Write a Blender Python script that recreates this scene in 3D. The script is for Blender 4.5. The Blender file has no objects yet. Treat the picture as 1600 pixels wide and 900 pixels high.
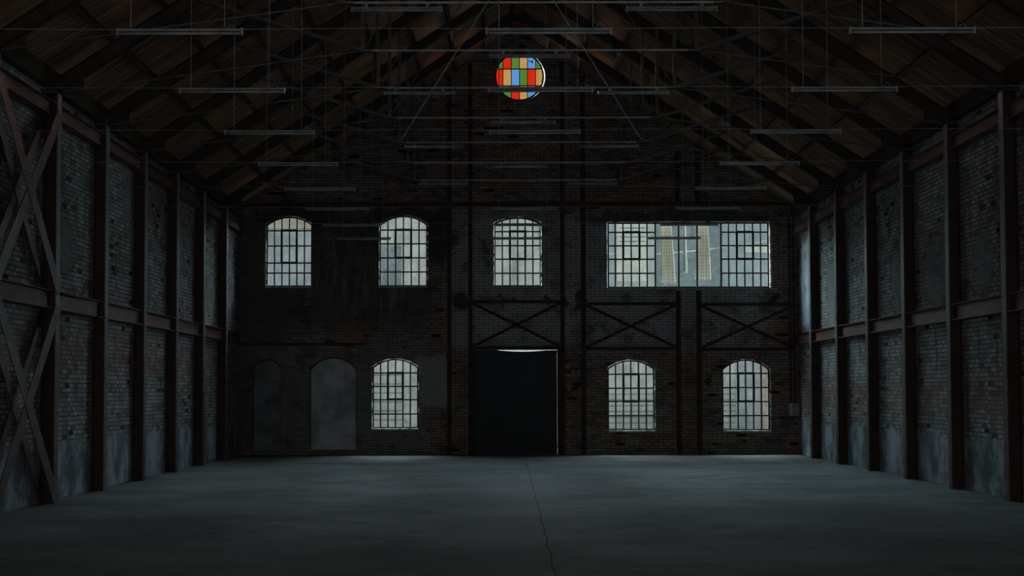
import bpy, bmesh, math, random
from mathutils import Vector, Matrix

sc = bpy.context.scene
COL = sc.collection
random.seed(7)

# ------------------------------------------------------------------ camera
FPX, PITCH, ROLL, PX, PY, CAMH = 1600.0, 0.0324, -0.002, 779.4, 558.1, 1.65
cd = bpy.data.cameras.new('camera')
cam = bpy.data.objects.new('camera', cd)
COL.objects.link(cam)
cd.sensor_width = 36.0
cd.sensor_fit = 'HORIZONTAL'
cd.lens = 36.0 * FPX / 1600.0
cd.shift_x = (800 - PX) / 1600.0
cd.shift_y = (PY - 450) / 1600.0
cd.clip_start = 0.1
cd.clip_end = 300
cam.location = (0, 0, CAMH)
right = Vector((math.cos(ROLL), 0, math.sin(ROLL)))
fwd = Vector((0, math.cos(PITCH), math.sin(PITCH)))
right = (right - fwd * right.dot(fwd)).normalized()
up = right.cross(fwd)
cam.rotation_euler = Matrix((right, up, -fwd)).transposed().to_euler()
sc.camera = cam


def at(x, y, Y):
    """the real point on the plane Y metres away that a photo position shows (used for measuring)"""
    d = fwd * 1.0 + right * ((x - PX) / FPX) + up * ((PY - y) / FPX)
    return (d.x * Y / d.y, CAMH + d.z * Y / d.y)


# ------------------------------------------------------------------ light
sc.view_settings.view_transform = 'Standard'
sc.view_settings.look = 'None'
sc.view_settings.gamma = 1.0
sc.view_settings.exposure = 0.0
sc.view_settings.use_curve_mapping = False
world = bpy.data.worlds.new('overcast_sky')
sc.world = world
world.use_nodes = True
wt = world.node_tree
bg = wt.nodes['Background']
bg.inputs['Color'].default_value = (0.90, 0.96, 1.0, 1)
bg.inputs['Strength'].default_value = 0.76
sc.cycles.use_denoising = True
sc.cycles.max_bounces = 10
sc.cycles.diffuse_bounces = 6
sc.cycles.transparent_max_bounces = 16
sc.cycles.sample_clamp_indirect = 3.0
sc.cycles.caustics_reflective = False
sc.cycles.caustics_refractive = False


def daylight(name, strength, elev, azim, angle, color):
    ld = bpy.data.lights.new(name, 'SUN')
    ld.energy = strength
    ld.angle = math.radians(angle)
    ld.color = color
    o = bpy.data.objects.new(name, ld)
    COL.objects.link(o)
    e, a = math.radians(elev), math.radians(azim)      # azimuth 0 = beyond the far wall
    d = Vector((math.sin(a) * math.cos(e), math.cos(a) * math.cos(e), math.sin(e)))
    o.rotation_euler = d.to_track_quat('Z', 'Y').to_euler()
    o.location = (0, 40, 20)
    return o


daylight('bright_cloud_light', 27.0, 27, -36, 70, (0.70, 0.90, 1.0))
daylight('bright_cloud_light', 27.0, 27, 36, 70, (0.70, 0.90, 1.0))
al = bpy.data.lights.new('rear_fill_light', 'AREA')
al.shape = 'RECTANGLE'
al.size, al.size_y = 10.0, 5.0
al.energy = 230
al.color = (0.92, 0.97, 1.0)
ao = bpy.data.objects.new('rear_fill_light', al)
COL.objects.link(ao)
ao.location = (0.4, -8.9, 3.0)
ao.rotation_euler = (math.radians(90), 0, 0)      # fill lamp added behind the camera, shines along +Y

# ------------------------------------------------------------------ dimensions
Y0, BAY, NB = 15.2, 1.897, 6
WY = 26.45                      # inner face of the far wall
XL, XR = -6.56, 7.51            # room-side faces of the steel columns
WXL, WXR = XL - 0.215, XR + 0.215
XC = 0.475
BACKY = -9.0
EAVE, SLOPE = 6.12, 0.655       # underside of rafters at the column face
RD, PD = 0.20, 0.12             # rafter depth, purlin depth
YK = lambda k: Y0 + BAY * k


def roof_under(x):              # underside of the rafters
    return EAVE + SLOPE * ((XR - XL) / 2 - abs(x - XC))


NV = math.sqrt(1 + SLOPE * SLOPE)


# ------------------------------------------------------------------ materials
class NT:
    def __init__(s, name):
        s.m = bpy.data.materials.new(name)
        s.m.use_nodes = True
        s.t = s.m.node_tree
        s.t.nodes.clear()
        s.out = s.t.nodes.new('ShaderNodeOutputMaterial')

    def n(s, t, **kw):
        x = s.t.nodes.new(t)
        for k, v in kw.items():
            setattr(x, k, v)
        return x

    def put(s, sock, v):
        if v is None:
            return
        if hasattr(v, 'is_output') or isinstance(v, bpy.types.NodeSocket):
            s.t.links.new(v, sock)
        else:
            if isinstance(v, (tuple, list)) and len(v) == 3 and sock.type == 'RGBA':
                v = (*v, 1)
            sock.default_value = v

    def math(s, op, a, b=None, clamp=False):
        x = s.n('ShaderNodeMath', operation=op, use_clamp=clamp)
        s.put(x.inputs[0], a)
        if b is not None:
            s.put(x.inputs[1], b)
        return x.outputs[0]

    def mix(s, f, a, b, mode='MIX'):
        x = s.n('ShaderNodeMix', data_type='RGBA', blend_type=mode)
        s.put(x.inputs[0], f)
        s.put(x.inputs[6], a)
        s.put(x.inputs[7], b)
        return x.outputs[2]

    def sm(s, v, a, b, o0=0.0, o1=1.0):
        x = s.n('ShaderNodeMapRange', interpolation_type='SMOOTHSTEP')
        s.put(x.inputs[0], v)
        for i, q in enumerate((a, b, o0, o1)):
            x.inputs[i + 1].default_value = q
        return x.outputs[0]

    def noise(s, vec, scale, detail=4, rough=0.55):
        x = s.n('ShaderNodeTexNoise')
        s.put(x.inputs['Vector'], vec)
        x.inputs['Scale'].default_value = scale
        x.inputs['Detail'].default_value = detail
        x.inputs['Roughness'].default_value = rough
        return x.outputs['Fac']

    def pos(s):
        g = s.n('ShaderNodeTexCoord')
        x = s.n('ShaderNodeSeparateXYZ')
        s.t.links.new(g.outputs['Object'], x.inputs[0])
        return g.outputs['Object'], x.outputs

    def comb(s, x, y, z=0.0):
        c = s.n('ShaderNodeCombineXYZ')
        s.put(c.inputs[0], x)
        s.put(c.inputs[1], y)
        s.put(c.inputs[2], z)
        return c.outputs[0]

    def scale(s, vec, v):
        x = s.n('ShaderNodeVectorMath', operation='MULTIPLY')
        s.put(x.inputs[0], vec)
        x.inputs[1].default_value = v
        return x.outputs[0]

    def box(s, u, v, u0, u1, v0, v1, soft=0.05):
        a = s.math('MULTIPLY', s.sm(u, u0 - soft, u0 + soft), s.sm(u, u1 - soft, u1 + soft, 1, 0))
        b = s.math('MULTIPLY', s.sm(v, v0 - soft, v0 + soft), s.sm(v, v1 - soft, v1 + soft, 1, 0))
        return s.math('MULTIPLY', a, b)

    def ell(s, u, v, uc, vc, a, b, soft=0.15):
        p = s.math('POWER', s.math('ABSOLUTE', s.math('DIVIDE', s.math('SUBTRACT', u, uc), a)), 2.0)
        q = s.math('POWER', s.math('ABSOLUTE', s.math('DIVIDE', s.math('SUBTRACT', v, vc), b)), 2.0)
        return s.sm(s.math('ADD', p, q), 1 - soft, 1 + soft, 1, 0)

    def bump(s, h, strength=0.5, dist=0.01):
        b = s.n('ShaderNodeBump')
        b.inputs['Strength'].default_value = strength
        b.inputs['Distance'].default_value = dist
        s.put(b.inputs['Height'], h)
        return b.outputs[0]

    def bsdf(s, color, rough=0.8, metal=0.0, normal=None, spec=0.3):
        b = s.n('ShaderNodeBsdfPrincipled')
        s.put(b.inputs['Base Color'], color)
        s.put(b.inputs['Roughness'], rough)
        b.inputs['Metallic'].default_value = metal
        b.inputs['Specular IOR Level'].default_value = spec
        if normal is not None:
            s.put(b.inputs['Normal'], normal)
        s.t.links.new(b.outputs[0], s.out.inputs[0])
        return s.m


def mat_plain(name, color, rough=0.7, metal=0.0, var=0.25, scale=6.0, spec=0.3):
    t = NT(name)
    p, _ = t.pos()
    f = t.noise(p, scale)
    dark = tuple(c * (1 - var) for c in color)
    lite = tuple(min(1, c * (1 + var)) for c in color)
    return t.bsdf(t.mix(t.sm(f, 0.3, 0.7), dark, lite), rough, metal, spec=spec)


def mat_rust(name, a, b, rough=0.38, spec=0.6):
    t = NT(name)
    p, _ = t.pos()
    f = t.noise(p, 3.5, 6, 0.65)
    g = t.noise(p, 40, 3)
    c = t.mix(t.sm(f, 0.40, 0.62), a, b)
    c = t.mix(t.sm(g, 0.58, 0.72), c, tuple(x * 0.45 for x in a))
    return t.bsdf(c, rough, 0.0, t.bump(g, 0.25, 0.004), spec)


def brick_core(t, u, v, c1, c2, mortar, red, redamt, bwid=0.25):
    """weathered brickwork in metres; returns colour and height"""
    vec = t.comb(u, v)
    b = t.n('ShaderNodeTexBrick')
    b.offset = 0.5
    t.put(b.inputs['Vector'], vec)
    b.inputs['Scale'].default_value = 1.0
    b.inputs['Brick Width'].default_value = bwid
    b.inputs['Row Height'].default_value = 0.074
    b.inputs['Mortar Size'].default_value = 0.009
    b.inputs['Mortar Smooth'].default_value = 0.3
    b.inputs['Bias'].default_value = 0.0
    t.put(b.inputs['Color1'], (0, 0, 0, 1))
    t.put(b.inputs['Color2'], (1, 1, 1, 1))
    t.put(b.inputs['Mortar'], (0.5, 0.5, 0.5, 1))
    big = t.noise(vec, 1.1, 5, 0.6)
    mid = t.noise(vec, 6.0, 4, 0.6)
    fine = t.noise(vec, 45.0, 3, 0.6)
    base = t.mix(b.outputs['Color'], c1, c2)
    redm = t.math('MULTIPLY', t.sm(big, 0.60 - redamt * 0.25, 0.68 - redamt * 0.1), t.sm(mid, 0.42, 0.6))
    base = t.mix(t.math('MULTIPLY', redm, 0.8), base, red)
    rg = t.n('ShaderNodeRGBToBW')
    t.put(rg.inputs[0], b.outputs['Color'])
    base = t.mix(t.math('MULTIPLY', t.sm(rg.outputs[0], 0.86, 0.88), t.sm(big, 0.42, 0.55)), base, red)
    base = t.mix(t.math('MULTIPLY', t.sm(rg.outputs[0], 0.06, 0.04), t.sm(big, 0.45, 0.55)), base, (0.02, 0.018, 0.016))
    base = t.mix(t.sm(mid, 0.55, 0.75), base, tuple(c * 0.45 for c in c1))
    base = t.mix(b.outputs['Fac'], base, mortar)
    h = t.math('SUBTRACT', t.math('MULTIPLY', fine, 0.4), b.outputs['Fac'])
    return vec, base, h, big, mid, fine


def mat_side_wall(name, side):
    t = NT(name)
    p, o = t.pos()
    u, v = o[1], o[2]
    vec, c, h, big, mid, fine = brick_core(t, u, v, (0.238, 0.244, 0.240), (0.495, 0.510, 0.500),
                                           (0.10, 0.10, 0.10), (0.26, 0.155, 0.125), 0.35, 0.17)
    drip = t.noise(t.scale(vec, (5.0, 0.7, 1)), 1.0, 5, 0.6)
    c = t.mix(t.math('MULTIPLY', t.sm(drip, 0.52, 0.68), 0.75), c, (0.098, 0.101, 0.098))
    wob = t.math('ADD', v, t.math('MULTIPLY', t.math('SUBTRACT', t.noise(vec, 3.0, 5, 0.7), 0.5), 0.5))
    wu = t.math('ADD', u, t.math('MULTIPLY', t.math('SUBTRACT', t.noise(vec, 4.0, 4, 0.7), 0.5), 0.4))
    # reddish band of bare brick above the plaster
    zb = 1.55 if side > 0 else 2.35
    band = t.math('MULTIPLY', t.box(wu, wob, -50, 50, zb - 0.35, zb + 0.3, 0.15), t.sm(mid, 0.4, 0.6))
    c = t.mix(t.math('MULTIPLY', band, 0.75), c, (0.273, 0.146, 0.107))
    # smeared plaster islands with a dark broken rim
    spots = ([(15.95, 2.9 + 1.0, 0.33, 0.42), (18.6, 5.2, 0.25, 0.7), (24.1, 3.9, 0.4, 0.5), (21.6, 4.8, 0.3, 0.6)] if side < 0 else
             [(17.95, 3.75, 0.62, 0.62), (16.3, 3.7, 0.35, 0.5), (19.7, 3.9, 0.4, 0.6), (23.6, 3.8, 0.45, 0.8), (15.5, 3.9, 0.2, 0.5)])
    for (a, b, ra, rb) in spots:
        m1 = t.ell(wu, wob, a, b, ra * 1.12, rb * 1.1)
        m2 = t.ell(wu, wob, a, b, ra, rb)
        c = t.mix(t.math('MULTIPLY', m1, 0.5), c, (0.068, 0.064, 0.062))
        c = t.mix(t.math('MULTIPLY', m2, 0.4), c, t.mix(mid, (0.195, 0.195, 0.185), (0.429, 0.468, 0.468)))
        h = t.math('MULTIPLY', h, t.math('SUBTRACT', 1.0, m2))
    if side > 0:
        m = t.box(wu, wob, 25.35, 26.05, 3.25, 5.35, 0.1)
        c = t.mix(m, c, (0.55, 0.60, 0.62))
    blot = t.noise(vec, 2.3, 8, 0.72)
    c = t.mix(t.sm(blot, 0.50, 0.68, 0, 0.6), c, (0.09, 0.09, 0.088))
    # grey plinth plaster
    m = t.sm(wob, 0.82, 0.90, 1, 0)
    pl = t.mix(t.sm(t.noise(t.scale(vec, (2.2, 1.1, 1)), 1.0, 6, 0.7), 0.40, 0.62), (0.390, 0.458, 0.497), (0.127, 0.146, 0.156))
    pl = t.mix(t.sm(fine, 0.5, 0.8), pl, (0.195, 0.214, 0.224))
    c = t.mix(m, c, pl)
    h = t.math('ADD', t.math('MULTIPLY', h, t.math('SUBTRACT', 1.0, m)), t.math('MULTIPLY', m, 0.6))
    return t.bsdf(c, 0.85, 0, t.bump(h, 0.9, 0.012), 0.2)


def mat_far_wall(name):
    t = NT(name)
    p, o = t.pos()
    u, v = o[0], o[2]
    vec, c, h, big, mid, fine = brick_core(t, u, v, (0.154, 0.123, 0.105), (0.297, 0.259, 0.226),
                                           (0.066, 0.059, 0.055), (0.308, 0.138, 0.088), 0.45)
    wv = t.math('ADD', v, t.math('MULTIPLY', t.math('SUBTRACT', t.noise(vec, 2.0, 5, 0.7), 0.5), 0.9))
    wu = t.math('ADD', u, t.math('MULTIPLY', t.math('SUBTRACT', t.noise(vec, 2.6, 5, 0.7), 0.5), 0.9))
    drip = t.noise(t.scale(vec, (4.0, 0.6, 1)), 1.0, 5, 0.6)
    # worn whitewash in the middle and right
    m = t.math('MULTIPLY', t.box(wu, wv, -1.3, 6.9, 2.75, 6.2, 0.3), t.sm(big, 0.32, 0.5))
    c = t.mix(t.math('MULTIPLY', m, 0.8), c, t.mix(mid, (0.242, 0.264, 0.275), (0.506, 0.550, 0.561)))
    c = t.mix(t.math('MULTIPLY', b_mortar(t, vec), 0.8), c, (0.066, 0.062, 0.057))
    # soot on the upper left
    m = t.math('MULTIPLY', t.box(wu, wv, -7.5, -1.75, 3.3, 6.3, 0.35), t.sm(drip, 0.25, 0.5))
    c = t.mix(t.math('MULTIPLY', m, 0.85), c, (0.077, 0.075, 0.070))
    m = t.box(wu, wv, -7.5, -5.4, 0.0, 4.4, 0.4)
    c = t.mix(t.math('MULTIPLY', m, 0.7), c, (0.077, 0.075, 0.070))
    # black rims burnt round the upper window heads
    for (a, b, ra, rb) in ((-1.5, 5.6, 0.35, 0.75), (-5.3, 6.1, 1.0, 0.35), (-2.5, 6.1, 1.1, 0.35), (4.6, 6.1, 2.5, 0.28)):
        c = t.mix(t.math('MULTIPLY', t.ell(wu, wv, a, b, ra, rb, 0.4), 0.8), c, (0.048, 0.046, 0.044))
    # grey plaster around the blind arches
    m = t.math('MULTIPLY', t.box(wu, wv, -6.3, -1.9, 0.0, 2.75, 0.2), t.sm(mid, 0.3, 0.5))
    c = t.mix(t.math('MULTIPLY', m, 0.75), c, t.mix(drip, (0.094, 0.094, 0.088), (0.242, 0.248, 0.242)))
    m = t.box(wu, wv, -2.1, -1.3, 1.2, 2.55, 0.1)
    c = t.mix(t.math('MULTIPLY', m, 0.7), c, (0.330, 0.352, 0.363))
    blot = t.noise(vec, 1.7, 8, 0.72)
    c = t.mix(t.sm(blot, 0.50, 0.66, 0, 0.7), c, (0.05, 0.046, 0.042))
    run = t.noise(t.scale(vec, (6.0, 0.8, 1)), 1.0, 6, 0.7)
    m = t.math('MULTIPLY', t.box(wu, wv, -4.9, -2.2, 3.4, 5.6, 0.5), t.sm(run, 0.45, 0.7))
    c = t.mix(t.math('MULTIPLY', m, 0.7), c, (0.20, 0.20, 0.19))
    for (a, b, ra, rb) in ((-0.98, 3.95, 0.22, 0.2), (0.1, 3.98, 0.07, 0.12), (0.4, 3.95, 0.06, 0.1), (1.25, 3.98, 0.07, 0.12), (1.75, 3.95, 0.06, 0.12),
                           (2.12, 3.95, 0.14, 0.17), (7.1, 4.0, 0.15, 0.12), (5.45, 1.9, 0.12, 0.12), (2.0, 2.2, 0.3, 0.04), (1.95, 1.72, 0.3, 0.04)):
        c = t.mix(t.math('MULTIPLY', t.ell(wu, wv, a, b, ra, rb, 0.3), 0.8), c, (0.025, 0.024, 0.023))
    return t.bsdf(c, 0.9, 0, t.bump(h, 1.0, 0.015), 0.1)


def b_mortar(t, vec):
    b = t.n('ShaderNodeTexBrick')
    t.put(b.inputs['Vector'], vec)
    b.inputs['Scale'].default_value = 1.0
    b.inputs['Brick Width'].default_value = 0.25
    b.inputs['Row Height'].default_value = 0.074
    b.inputs['Mortar Size'].default_value = 0.009
    b.inputs['Mortar Smooth'].default_value = 0.3
    return b.outputs['Fac']


def mat_floor():
    t = NT('worn_concrete')
    p, o = t.pos()
    u, v = o[0], o[1]
    vec = t.comb(u, v)
    big = t.noise(t.scale(vec, (0.35, 0.55, 1)), 1.0, 6, 0.6)
    mid = t.noise(vec, 2.2, 6, 0.65)
    fine = t.noise(vec, 60, 3, 0.7)
    c = t.mix(t.sm(big, 0.35, 0.65), (0.151, 0.164, 0.164), (0.247, 0.274, 0.274))
    c = t.mix(t.math('MULTIPLY', t.sm(mid, 0.52, 0.75), 0.55), c, (0.098, 0.101, 0.101))
    c = t.mix(t.math('MULTIPLY', t.sm(fine, 0.42, 0.5, 1, 0), 0.35), c, (0.12, 0.125, 0.125))
    c = t.mix(t.math('MULTIPLY', t.sm(fine, 0.5, 0.7), 0.45), c, (0.335, 0.354, 0.354))
    pale = t.math('MULTIPLY', t.ell(u, v, 3.8, 19.0, 1.6, 2.2, 0.6), t.sm(mid, 0.4, 0.6))
    c = t.mix(t.math('MULTIPLY', pale, 0.5), c, (0.372, 0.398, 0.398))
    # long joint running to the door, and a few cracks
    j = t.math('ADD', 0.42, t.math('MULTIPLY', v, 0.009))
    j = t.math('ADD', j, t.math('MULTIPLY', t.math('SUBTRACT', t.noise(t.scale(vec, (0, 1, 0)), 1.5, 3), 0.5), 0.12))
    d = t.math('ABSOLUTE', t.math('SUBTRACT', u, j))
    c = t.mix(t.sm(d, 0.005, 0.013, 0.7, 0), c, (0.026, 0.026, 0.026))
    vo = t.n('ShaderNodeTexVoronoi', feature='DISTANCE_TO_EDGE')
    wv = t.n('ShaderNodeVectorMath', operation='ADD')
    nn = t.n('ShaderNodeTexNoise')
    nn.inputs['Scale'].default_value = 1.2
    t.put(nn.inputs['Vector'], vec)
    t.put(wv.inputs[0], t.scale(vec, (0.28, 0.28, 1)))
    t.put(wv.inputs[1], t.scale(nn.outputs['Color'], (0.3, 0.3, 0)))
    t.put(vo.inputs['Vector'], wv.outputs[0])
    vo.inputs['Scale'].default_value = 1.0
    crack = t.math('MULTIPLY', t.sm(vo.outputs['Distance'], 0.0, 0.004, 0.6, 0), t.sm(mid, 0.45, 0.6))
    c = t.mix(crack, c, (0.044, 0.044, 0.044))
    return t.bsdf(c, t.sm(mid, 0.3, 0.7, 0.80, 0.95), 0, t.bump(t.math('ADD', fine, mid), 0.35, 0.006), 0.12)


def mat_boards(name, sgn):
    """boards laid down the slope"""
    t = NT(name)
    p, o = t.pos()
    u, v = o[1], o[0]
    w = 0.058
    idx = t.math('FLOOR', t.math('DIVIDE', u, w))
    fr = t.math('FRACT', t.math('DIVIDE', u, w))
    wn = t.n('ShaderNodeTexWhiteNoise', noise_dimensions='1D')
    t.put(wn.inputs['W'], idx)
    rnd = wn.outputs['Value']
    grain = t.noise(t.comb(t.math('MULTIPLY', u, 60), t.math('ADD', t.math('MULTIPLY', v, 1.2), t.math('MULTIPLY', rnd, 40))), 1.0, 4, 0.6)
    big = t.noise(p, 0.7, 4)
    c = t.mix(rnd, (0.19, 0.12, 0.08), (0.58, 0.33, 0.20))
    c = t.mix(t.sm(grain, 0.40, 0.62, 0, 0.85), c, (0.15, 0.09, 0.06))
    c = t.mix(t.sm(big, 0.5, 0.7), c, (0.52, 0.27, 0.16))
    gap = t.math('MULTIPLY', t.math('MAXIMUM', t.sm(fr, 0.0, 0.14, 1, 0), t.sm(fr, 0.86, 1.0)), 0.85)
    c = t.mix(gap, c, (0.048, 0.036, 0.032))
    h = t.math('SUBTRACT', t.math('MULTIPLY', grain, 0.3), gap)
    return t.bsdf(c, 0.8, 0, t.bump(h, 0.8, 0.008), 0.2)


def mat_glass(name, tint, trans=0.88, dirt=(0.28, 0.31, 0.30), dirtamt=0.3, seed=0.0, stain=0.0):
    """thin dusty pane: clear with a translucent film of dirt"""
    t = NT(name)
    p, o = t.pos()
    pv = t.n('ShaderNodeVectorMath', operation='ADD')
    t.put(pv.inputs[0], p)
    pv.inputs[1].default_value = (seed * 3.1, 0, seed * 1.7)
    p = pv.outputs[0]
    f = t.noise(p, 2.0, 5, 0.6)
    s = t.noise(t.scale(p, (14, 14, 1.2)), 1.0, 4, 0.6)
    film = t.math('ADD', t.math('MULTIPLY', t.sm(f, 0.3, 0.7), dirtamt), t.math('MULTIPLY', t.sm(s, 0.45, 0.75), dirtamt * 0.5), True)
    tr = t.n('ShaderNodeBsdfTransparent')
    t.put(tr.inputs[0], tuple(c * trans for c in tint))
    tl = t.n('ShaderNodeBsdfDiffuse')
    t.put(tl.inputs[0], tuple(a * b for a, b in zip(dirt, tint)))
    mx = t.n('ShaderNodeMixShader')
    t.put(mx.inputs[0], film)
    t.t.links.new(tr.outputs[0], mx.inputs[1])
    t.t.links.new(tl.outputs[0], mx.inputs[2])
    t.t.links.new(mx.outputs[0], t.out.inputs[0])
    return t.m




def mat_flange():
    # red paint, with grey window glint put into the colour towards the top
    t = NT('glint_flange_paint')
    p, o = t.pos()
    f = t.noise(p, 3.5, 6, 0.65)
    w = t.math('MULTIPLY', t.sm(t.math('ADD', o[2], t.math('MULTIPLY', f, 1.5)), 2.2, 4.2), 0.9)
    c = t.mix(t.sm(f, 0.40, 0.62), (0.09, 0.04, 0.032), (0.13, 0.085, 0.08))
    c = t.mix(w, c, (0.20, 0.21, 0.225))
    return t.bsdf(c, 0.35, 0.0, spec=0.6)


M = {}
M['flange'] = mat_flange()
M['steel'] = mat_rust('red_oxide_steel', (0.060, 0.022, 0.016), (0.105, 0.055, 0.048))
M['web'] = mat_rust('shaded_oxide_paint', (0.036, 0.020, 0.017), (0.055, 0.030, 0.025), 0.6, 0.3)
M['rail'] = mat_rust('oxide_red_rail_paint', (0.13, 0.045, 0.032), (0.15, 0.075, 0.065), 0.5, 0.4)
M['steel_dark'] = mat_rust('sooty_steel', (0.046, 0.036, 0.031), (0.072, 0.052, 0.043), 0.9, 0.1)
M['steel_grey'] = mat_rust('grey_painted_steel', (0.06, 0.058, 0.056), (0.10, 0.097, 0.094))
M['rod'] = mat_plain('dull_steel_rod', (0.40, 0.41, 0.42), 0.5, 0.0)
M['frame'] = mat_plain('dark_window_steel', (0.018, 0.018, 0.026), 0.5)
M['lampbody'] = mat_plain('dusty_white_enamel', (0.24, 0.265, 0.275), 0.3, spec=0.9)
M['tube'] = mat_plain('unlit_white_tube', (0.28, 0.30, 0.31), 0.2)
M['wire'] = mat_plain('grey_wire', (0.24, 0.25, 0.25), 0.4)
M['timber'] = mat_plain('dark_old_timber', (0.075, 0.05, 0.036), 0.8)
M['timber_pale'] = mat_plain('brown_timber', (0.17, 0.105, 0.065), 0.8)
M['door'] = mat_plain('black_sheet_steel', (0.055, 0.058, 0.061), 0.9, var=0.08, scale=1.0, spec=0.1)
M['concrete'] = mat_floor()
M['plaster'] = mat_plain('grey_infill_plaster', (0.34, 0.38, 0.39), 0.9, var=0.35, scale=1.6)
M['plaster_dark'] = mat_plain('dark_infill_plaster', (0.14, 0.15, 0.155), 0.9, var=0.35, scale=2)
M['box'] = mat_plain('grey_enamel_box', (0.42, 0.46, 0.48), 0.5)
M['wall_left'] = mat_side_wall('old_brick_left', -1)
M['wall_right'] = mat_side_wall('old_brick_right', 1)
M['wall_far'] = mat_far_wall('old_brick_far')
M['boards'] = mat_boards('roof_boards', 1)
M['sill'] = mat_plain('pale_mortar', (0.30, 0.30, 0.29), 0.9)
M['ext_wall'] = mat_plain('pale_render', (0.52, 0.54, 0.49), 0.9, var=0.06, scale=0.8)
M['ext_beige'] = mat_plain('beige_render', (0.50, 0.43, 0.34), 0.9, var=0.06)
M['ext_blue'] = mat_plain('blue_grey_render', (0.37, 0.41, 0.405), 0.9, var=0.12, scale=1.2)
M['ext_white'] = mat_plain('white_paint', (0.66, 0.64, 0.55), 0.8, var=0.05)
M['ext_dark'] = mat_plain('shaded_grey_board', (0.24, 0.275, 0.275), 0.9, var=0.15)
M['asphalt'] = mat_plain('yard_paving', (0.42, 0.42, 0.41), 0.9)


def mat_cloth():
    t = NT('checked_cloth')
    p, o = t.pos()
    w1 = t.math('SINE', t.math('MULTIPLY', o[0], 90.0))
    w2 = t.math('SINE', t.math('MULTIPLY', o[2], 70.0))
    m = t.math('MULTIPLY', t.sm(w1, -0.2, 0.4), t.sm(w2, -0.2, 0.4))
    c = t.mix(m, (0.66, 0.59, 0.49), (0.42, 0.37, 0.31))
    b1 = t.n('ShaderNodeBsdfDiffuse')
    t.put(b1.inputs[0], c)
    b2 = t.n('ShaderNodeBsdfTranslucent')
    t.put(b2.inputs[0], c)
    mx = t.n('ShaderNodeMixShader')
    mx.inputs[0].default_value = 0.25
    t.t.links.new(b1.outputs[0], mx.inputs[1])
    t.t.links.new(b2.outputs[0], mx.inputs[2])
    t.t.links.new(mx.outputs[0], t.out.inputs[0])
    return t.m


M['cloth'] = mat_cloth()


# ------------------------------------------------------------------ mesh helpers
class MB:
    def __init__(s):
        s.v, s.f = [], []

    def _add(s, vs, fs):
        n = len(s.v)
        s.v += [tuple(a) for a in vs]
        s.f += [tuple(n + i for i in f) for f in fs]
        return s

    def box(s, x0, x1, y0, y1, z0, z1):
        vs = [(x, y, z) for x in (x0, x1) for y in (y0, y1) for z in (z0, z1)]
        return s._add(vs, [(0, 1, 3, 2), (4, 6, 7, 5), (0, 4, 5, 1), (2, 3, 7, 6), (0, 2, 6, 4), (1, 5, 7, 3)])

    def bar(s, a, b, w, d, side=(0, 1, 0)):
        """rectangular bar a->b; d along `side`, w across"""
        a, b = Vector(a), Vector(b)
        t = (b - a).normalized()
        sd = Vector(side)
        sd = (sd - t * sd.dot(t)).normalized()
        n = t.cross(sd)
        vs = []
        for p in (a, b):
            for i, j in ((-1, -1), (1, -1), (1, 1), (-1, 1)):
                vs.append(p + n * (w / 2 * i) + sd * (d / 2 * j))
        return s._add(vs, [(0, 3, 2, 1), (4, 5, 6, 7), (0, 1, 5, 4), (1, 2, 6, 5), (2, 3, 7, 6), (3, 0, 4, 7)])

    def tube(s, pts, r, n=8):
        pts = [Vector(p) for p in pts]
        rings = []
        for i, p in enumerate(pts):
            t = (pts[min(i + 1, len(pts) - 1)] - pts[max(i - 1, 0)]).normalized()
            ref = Vector((0, 0, 1)) if abs(t.z) < 0.9 else Vector((0, 1, 0))
            a = t.cross(ref).normalized()
            b = t.cross(a)
            rings.append([p + a * (r * math.cos(q * 2 * math.pi / n)) + b * (r * math.sin(q * 2 * math.pi / n)) for q in range(n)])
        vs = [v for r_ in rings for v in r_]
        fs = []
        for i in range(len(pts) - 1):
            for q in range(n):
                fs.append((i * n + q, i * n + (q + 1) % n, (i + 1) * n + (q + 1) % n, (i + 1) * n + q))
        fs.append(tuple(range(n))[::-1])
        fs.append(tuple((len(pts) - 1) * n + q for q in range(n)))
        return s._add(vs, fs)

    def prism_y(s, poly, y0, y1):
        """polygon of (x, z) extruded along y"""
        n = len(poly)
        vs = [(x, y0, z) for x, z in poly] + [(x, y1, z) for x, z in poly]
        fs = [tuple(range(n)), tuple(range(2 * n - 1, n - 1, -1))]
        fs += [(i, i + n, (i + 1) % n + n, (i + 1) % n) for i in range(n)]
        return s._add(vs, fs)

    def prism_x(s, poly, x0, x1):
        n = len(poly)
        vs = [(x0, y, z) for y, z in poly] + [(x1, y, z) for y, z in poly]
        fs = [tuple(range(n)), tuple(range(2 * n - 1, n - 1, -1))]
        fs += [(i, i + n, (i + 1) % n + n, (i + 1) % n) for i in range(n)]
        return s._add(vs, fs)

    def build(s, name, mat, parent=None, smooth=False, origin=None):
        me = bpy.data.meshes.new(name)
        off = Vector(origin) if origin else Vector((0, 0, 0))
        me.from_pydata([tuple(Vector(v) - off) for v in s.v], [], s.f)
        bm = bmesh.new()
        bm.from_mesh(me)
        bmesh.ops.recalc_face_normals(bm, faces=bm.faces)
        bm.to_mesh(me)
        bm.free()
        me.materials.append(mat)
        if smooth:
            for p in me.polygons:
                p.use_smooth = True
        o = bpy.data.objects.new(name, me)
        o.location = off
        COL.objects.link(o)
        if parent:
            o.parent = parent
        return o


def tag(o, label=None, cat=None, group=None, kind=None):
    if label:
        o['label'] = label
    if cat:
        o['category'] = cat
    if group:
        o['group'] = group
    if kind:
        o['kind'] = kind
    return o


def thing(name, label, cat, loc=(0, 0, 0), group=None):
    o = bpy.data.objects.new(name, None)
    o.empty_display_size = 0.1
    COL.objects.link(o)
    o.location = loc
    return tag(o, label, cat, group)


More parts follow.
